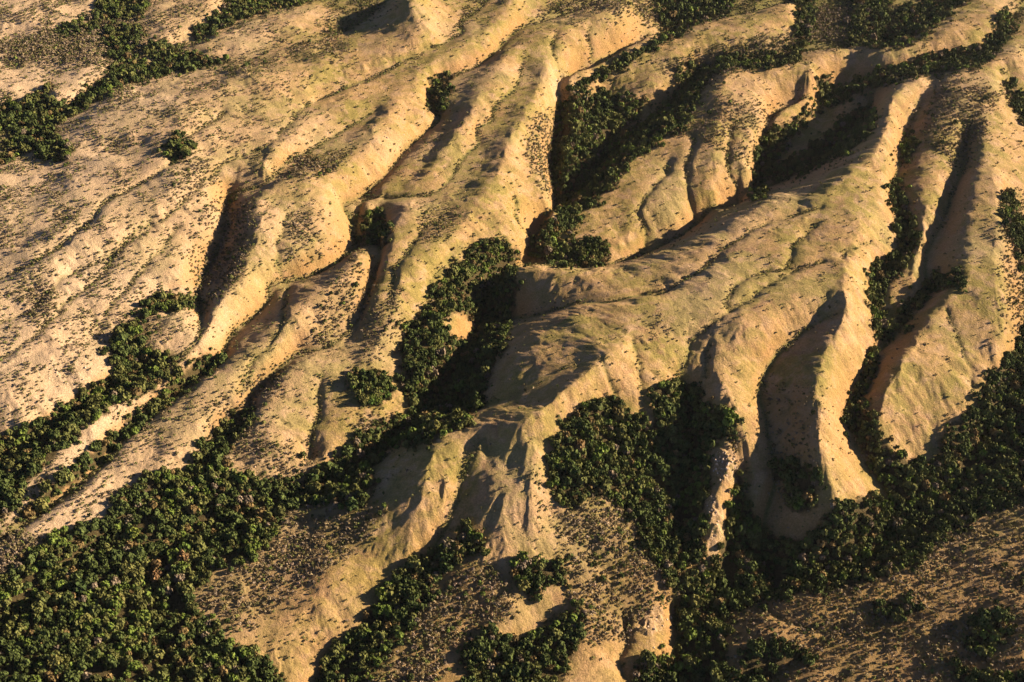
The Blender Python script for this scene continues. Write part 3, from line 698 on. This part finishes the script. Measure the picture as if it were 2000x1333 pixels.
# single trees
tv, tq = trunk_template()
trunk_me = mesh("trunk", tv, tq, 4); trunk_me.materials.append(bark)
crown_me = {}
for kk, nm in enumerate(names):
    for q in range(3):
        V, S = crown_template(500 + 10 * kk + q, 6 + q, 16 if kk < 4 else 9, leaf=.27 if kk < 4 else .15)
        crown_me[kk, q] = mesh("crown", V - np.array([0, 0, .12]), np.arange(len(V)), 4, cols[kk][None, :] * S[:, None])
        crown_me[kk, q].materials.append(foliage_r)
ids = {}
proto = None
for n, i in enumerate(big_i):
    kn, ar = names[kind[i]], areas[area[i]] if area[i] >= 0 else areas[0]
    if proto is None:
        t = bpy.data.objects.new("tree", None); sc.collection.objects.link(t)
        c = link("crown", crown_me[kind[i], 0], None, t); tr = link("trunk", trunk_me, None, t); proto = (t, c, tr)
    else:
        t = proto[0].copy(); c = proto[1].copy(); tr = proto[2].copy()
        for o in (t, c, tr): sc.collection.objects.link(o)
        c.parent = t; tr.parent = t
        c.data = crown_me[kind[i], i % 3]
    t.location = (X[i], Y[i], z[i]); t.rotation_euler = (0, 0, rot[i]); t.scale = (rad[i], rad[i], hgt[i])
    size = 'tall broad' if rad[i] > 4.2 else ('medium' if rad[i] > 3.2 else 'small')
    t["label"] = f"{size} {kn} tree standing in the {ar}"
    t["category"] = "tree"; t["group"] = f"{size} {kn} trees in the {ar}"

# shrubs along gullies, in scrub and scattered over the grass
def shrubs(sp, seed, fn):
    X, Y, z, px, py, r = jgrid(sp, seed)
    jx = noise(X, Y, 9, 51) * 22; jy = noise(X, Y, 9, 53) * 22
    p = fn(X, Y, px + jx, py + jy)
    k = r.random(len(X)) < p
    return X[k], Y[k], z[k], px[k], py[k], r
def p_all(X, Y, px, py):
    t = look(tf, X, Y); g = look(gul, X, Y)
    fo = rast(fmap_s, px, py); so = rast(smap_s, px, py)
    cl = np.clip(noise(X, Y, 26, 81) * 2.2 + noise(X, Y, 9, 82) + .35, 0, 1)
    left = np.clip((720 - px) / 500, 0, 1)
    p = .02 + .05 * cl * cl + .40 * left * np.clip(cl + .1, 0, 1) + 1.0 * so * np.clip(cl + .6, 0, 1)
    p = p + .45 * np.clip((fo - .04) * 5, 0, 1)
    br = np.clip(.55 + 2.6 * noise(X, Y, 19, 83) + 1.2 * noise(X, Y, 8, 84), .05, 1)
    p = p + .75 * br * np.clip(1 - t / .11, 0, 1) + .8 * br * (g > .3)
    return np.clip(p, 0, .95) * (fo < .6)
X, Y, z, px, py, r = shrubs(2.8, 6, p_all)
so = rast(smap_s, px, py)
t = look(tf, X, Y)
ns = len(X)
srad = (.6 + 1.0 * r.random(ns) ** 2) * (1 + .45 * np.clip((Y - 800) / 1200, 0, 1)) + .5 * (r.random(ns) < .12) * (t < .3) + .75 * so + .35 * np.clip((650 - px) / 400, 0, 1) * r.random(ns)
shgt = srad * (1.0 + .5 * r.random(ns))
SC = np.array([(.13, .13, .052), (.19, .17, .078), (.24, .195, .115), (.14, .17, .05), (.26, .21, .155)])
sk = r.choice(5, ns, p=[.34, .24, .2, .16, .06]); 
sk = np.where((so > .3) & (r.random(ns) < .55), np.where(r.random(ns) < .5, 4, 2), sk)
scol = SC[sk] * (.7 + .55 * r.random(ns))[:, None]
dist = np.sqrt(X ** 2 + Y ** 2 + (z - CAMZ) ** 2); show = srad / dist * F
inside = (px > 5) & (px < W - 5) & (py > 5) & (py < H - 5)
rot = r.random(ns) * 6.283
sb_i = np.argsort(-np.where(inside, show, 0))[:300]
is_sb = np.zeros(ns, bool); is_sb[sb_i] = True
for nm, w, T, lb in (("brushwood", ~is_sb & (show >= 1.9), BUSH, "low scattered brush covering the near slopes and gullies"), ("distant_brush", ~is_sb & (show < 1.9), BUSH_LO, "tiny dark bushes speckling the grassy hills")):
    me = merged(nm, T, X[w], Y[w], z[w], srad[w], shgt[w], rot[w], scol[w], 3, sink=.05)
    o = link(nm, me, foliage); o["kind"] = "stuff"; o["label"] = lb; o["category"] = "brush"
shrub_me = {}
skn = ['green', 'olive', 'dry brown', 'bright green', 'grey dry']
for kk in range(5):
    for q in range(2):
        V, S = crown_template(700 + 10 * kk + q, 3 + q, 9, flat=.75, leaf=.32)
        shrub_me[kk, q] = mesh("shrub", V - np.array([0, 0, .05]), np.arange(len(V)), 4, SC[kk][None, :] * S[:, None]); shrub_me[kk, q].materials.append(foliage_r)
def place_word(px, py):
    best, bd = None, 1e18
    for nm, (ax, ay) in {'bare slope at the lower left': (480, 1180), 'grassy spur at bottom centre': (950, 1150), 'dry slope beside the central bowl': (1180, 1080), 'orange bank at bottom middle': (1260, 1230),
                         'brown hill at lower right': (1780, 1230), 'valley floor at right': (1580, 980), 'long ridge at left': (250, 900), 'scrubby clearing in the central bowl': (1220, 930),
                         'canyon edge': (850, 620), 'pale cliff': (1420, 920), 'slope left of the central spur': (780, 1060), 'foot of the right ridge': (1850, 850), 'grassy plateau': (600, 500), 'upper hills': (1200, 200), 'right ridges': (1800, 450)}.items():
        d = (px - ax) ** 2 + (py - ay) ** 2
        if d < bd: best, bd = nm, d
    return best
for n, i in enumerate(sb_i):
    me = shrub_me[sk[i], i % 2]
    o = link("shrub", me, None)
    o.location = (X[i], Y[i], z[i]); o.rotation_euler = (0, 0, rot[i]); o.scale = (srad[i], srad[i], shgt[i])
    pl = place_word(px[i], py[i])
    o["label"] = f"{skn[sk[i]]} shrub on the {pl}"; o["category"] = "shrub"; o["group"] = f"{skn[sk[i]]} shrubs on the {pl}"

# ------------------------------------------------------------------ pale rocks at the cliffs and canyon rims
def rock_mesh(seed):
    r = np.random.default_rng(seed)
    import bmesh
    bm = bmesh.new(); bmesh.ops.create_icosphere(bm, subdivisions=2, radius=1)
    pl = [(lambda d: d / np.linalg.norm(d))(r.normal(size=3)) for _ in range(9)]
    for v in bm.verts:
        p = np.array(v.co)
        for d in pl:
            e = p @ d - .62
            if e > 0: p = p - d * e
        v.co = Vector(p * (1 + .06 * r.normal()))
    me = bpy.data.meshes.new("boulder"); bm.to_mesh(me); bm.free(); me.materials.append(stone)
    return me
rocks = [rock_mesh(900 + k) for k in range(5)]
ROCKS = [("pale cliff below the central spur", "white", 46, 1418, 905, 26, 34, 1.0), ("lower pale outcrop in the trees", "white", 34, 1392, 1020, 14, 60, .8), ("orange bank at bottom middle", "pinkish", 26, 1280, 1215, 40, 40, .7),
         ("canyon rim left of the dark wood", "pale", 16, 872, 575, 14, 24, 1.1), ("canyon rim above the shaded gorge", "pale", 16, 1100, 160, 26, 22, 1.2), ("low cliff on the upper canyon edge", "pale", 12, 1240, 85, 60, 20, 1.0),
         ("plateau edge by the round grove", "pale", 16, 700, 740, 18, 22, .8), ("stony patch above the ravine wood", "pale", 22, 130, 722, 40, 24, .8), ("stony slope at lower left", "pale", 14, 490, 925, 20, 12, .8),
         ("rocky knob beside the left hollow", "pinkish", 18, 770, 265, 36, 30, 1.0)]
for pl, cw, nn, cx, cy, sx, sy, s in ROCKS:
    qx = cx + sx * rng.normal(size=nn) * .5; qy = cy + sy * rng.normal(size=nn) * .5
    x, y, zz = on_ground(qx, qy)
    for k in range(nn):
        o = link("boulder", rocks[int(rng.integers(5))], None)
        a = s * (.6 + 1.5 * rng.random() ** 2)
        o.location = (x[k], y[k], zz[k] + .1 * a); o.rotation_euler = tuple(rng.random(3) * 6); o.scale = (a, a * (.6 + .5 * rng.random()), a * (.5 + .5 * rng.random()))
        o["label"] = f"{cw} boulder lying on the {pl}"; o["category"] = "boulder"; o["group"] = f"{cw} boulders on the {pl}"

# ------------------------------------------------------------------ the air
HZ = 0.000006
bx = np.array([(x, y, zz) for zz in (float(EZ.min()) - 1.0, CAMZ + 60) for y in (-3500, 9000) for x in (-7000, 7000)], float)
hm = mesh("haze", bx, np.array([0, 2, 3, 1, 4, 5, 7, 6, 0, 1, 5, 4, 2, 6, 7, 3, 0, 4, 6, 2, 1, 3, 7, 5]), 4)
hz = bpy.data.materials.new("haze"); hz.use_nodes = True
t_ = hz.node_tree; t_.nodes.remove(t_.nodes["Principled BSDF"])
v_ = t_.nodes.new("ShaderNodeVolumePrincipled"); v_.inputs["Density"].default_value = HZ
v_.inputs["Color"].default_value = (.86, .90, 1, 1); v_.inputs["Anisotropy"].default_value = .2
t_.links.new(v_.outputs[0], t_.nodes["Material Output"].inputs["Volume"])
ho = link("haze", hm, hz); ho["kind"] = "stuff"; ho["label"] = "thin morning haze lying over the hills"; ho["category"] = "haze"
print("trees", nt_, "shrubs", ns)
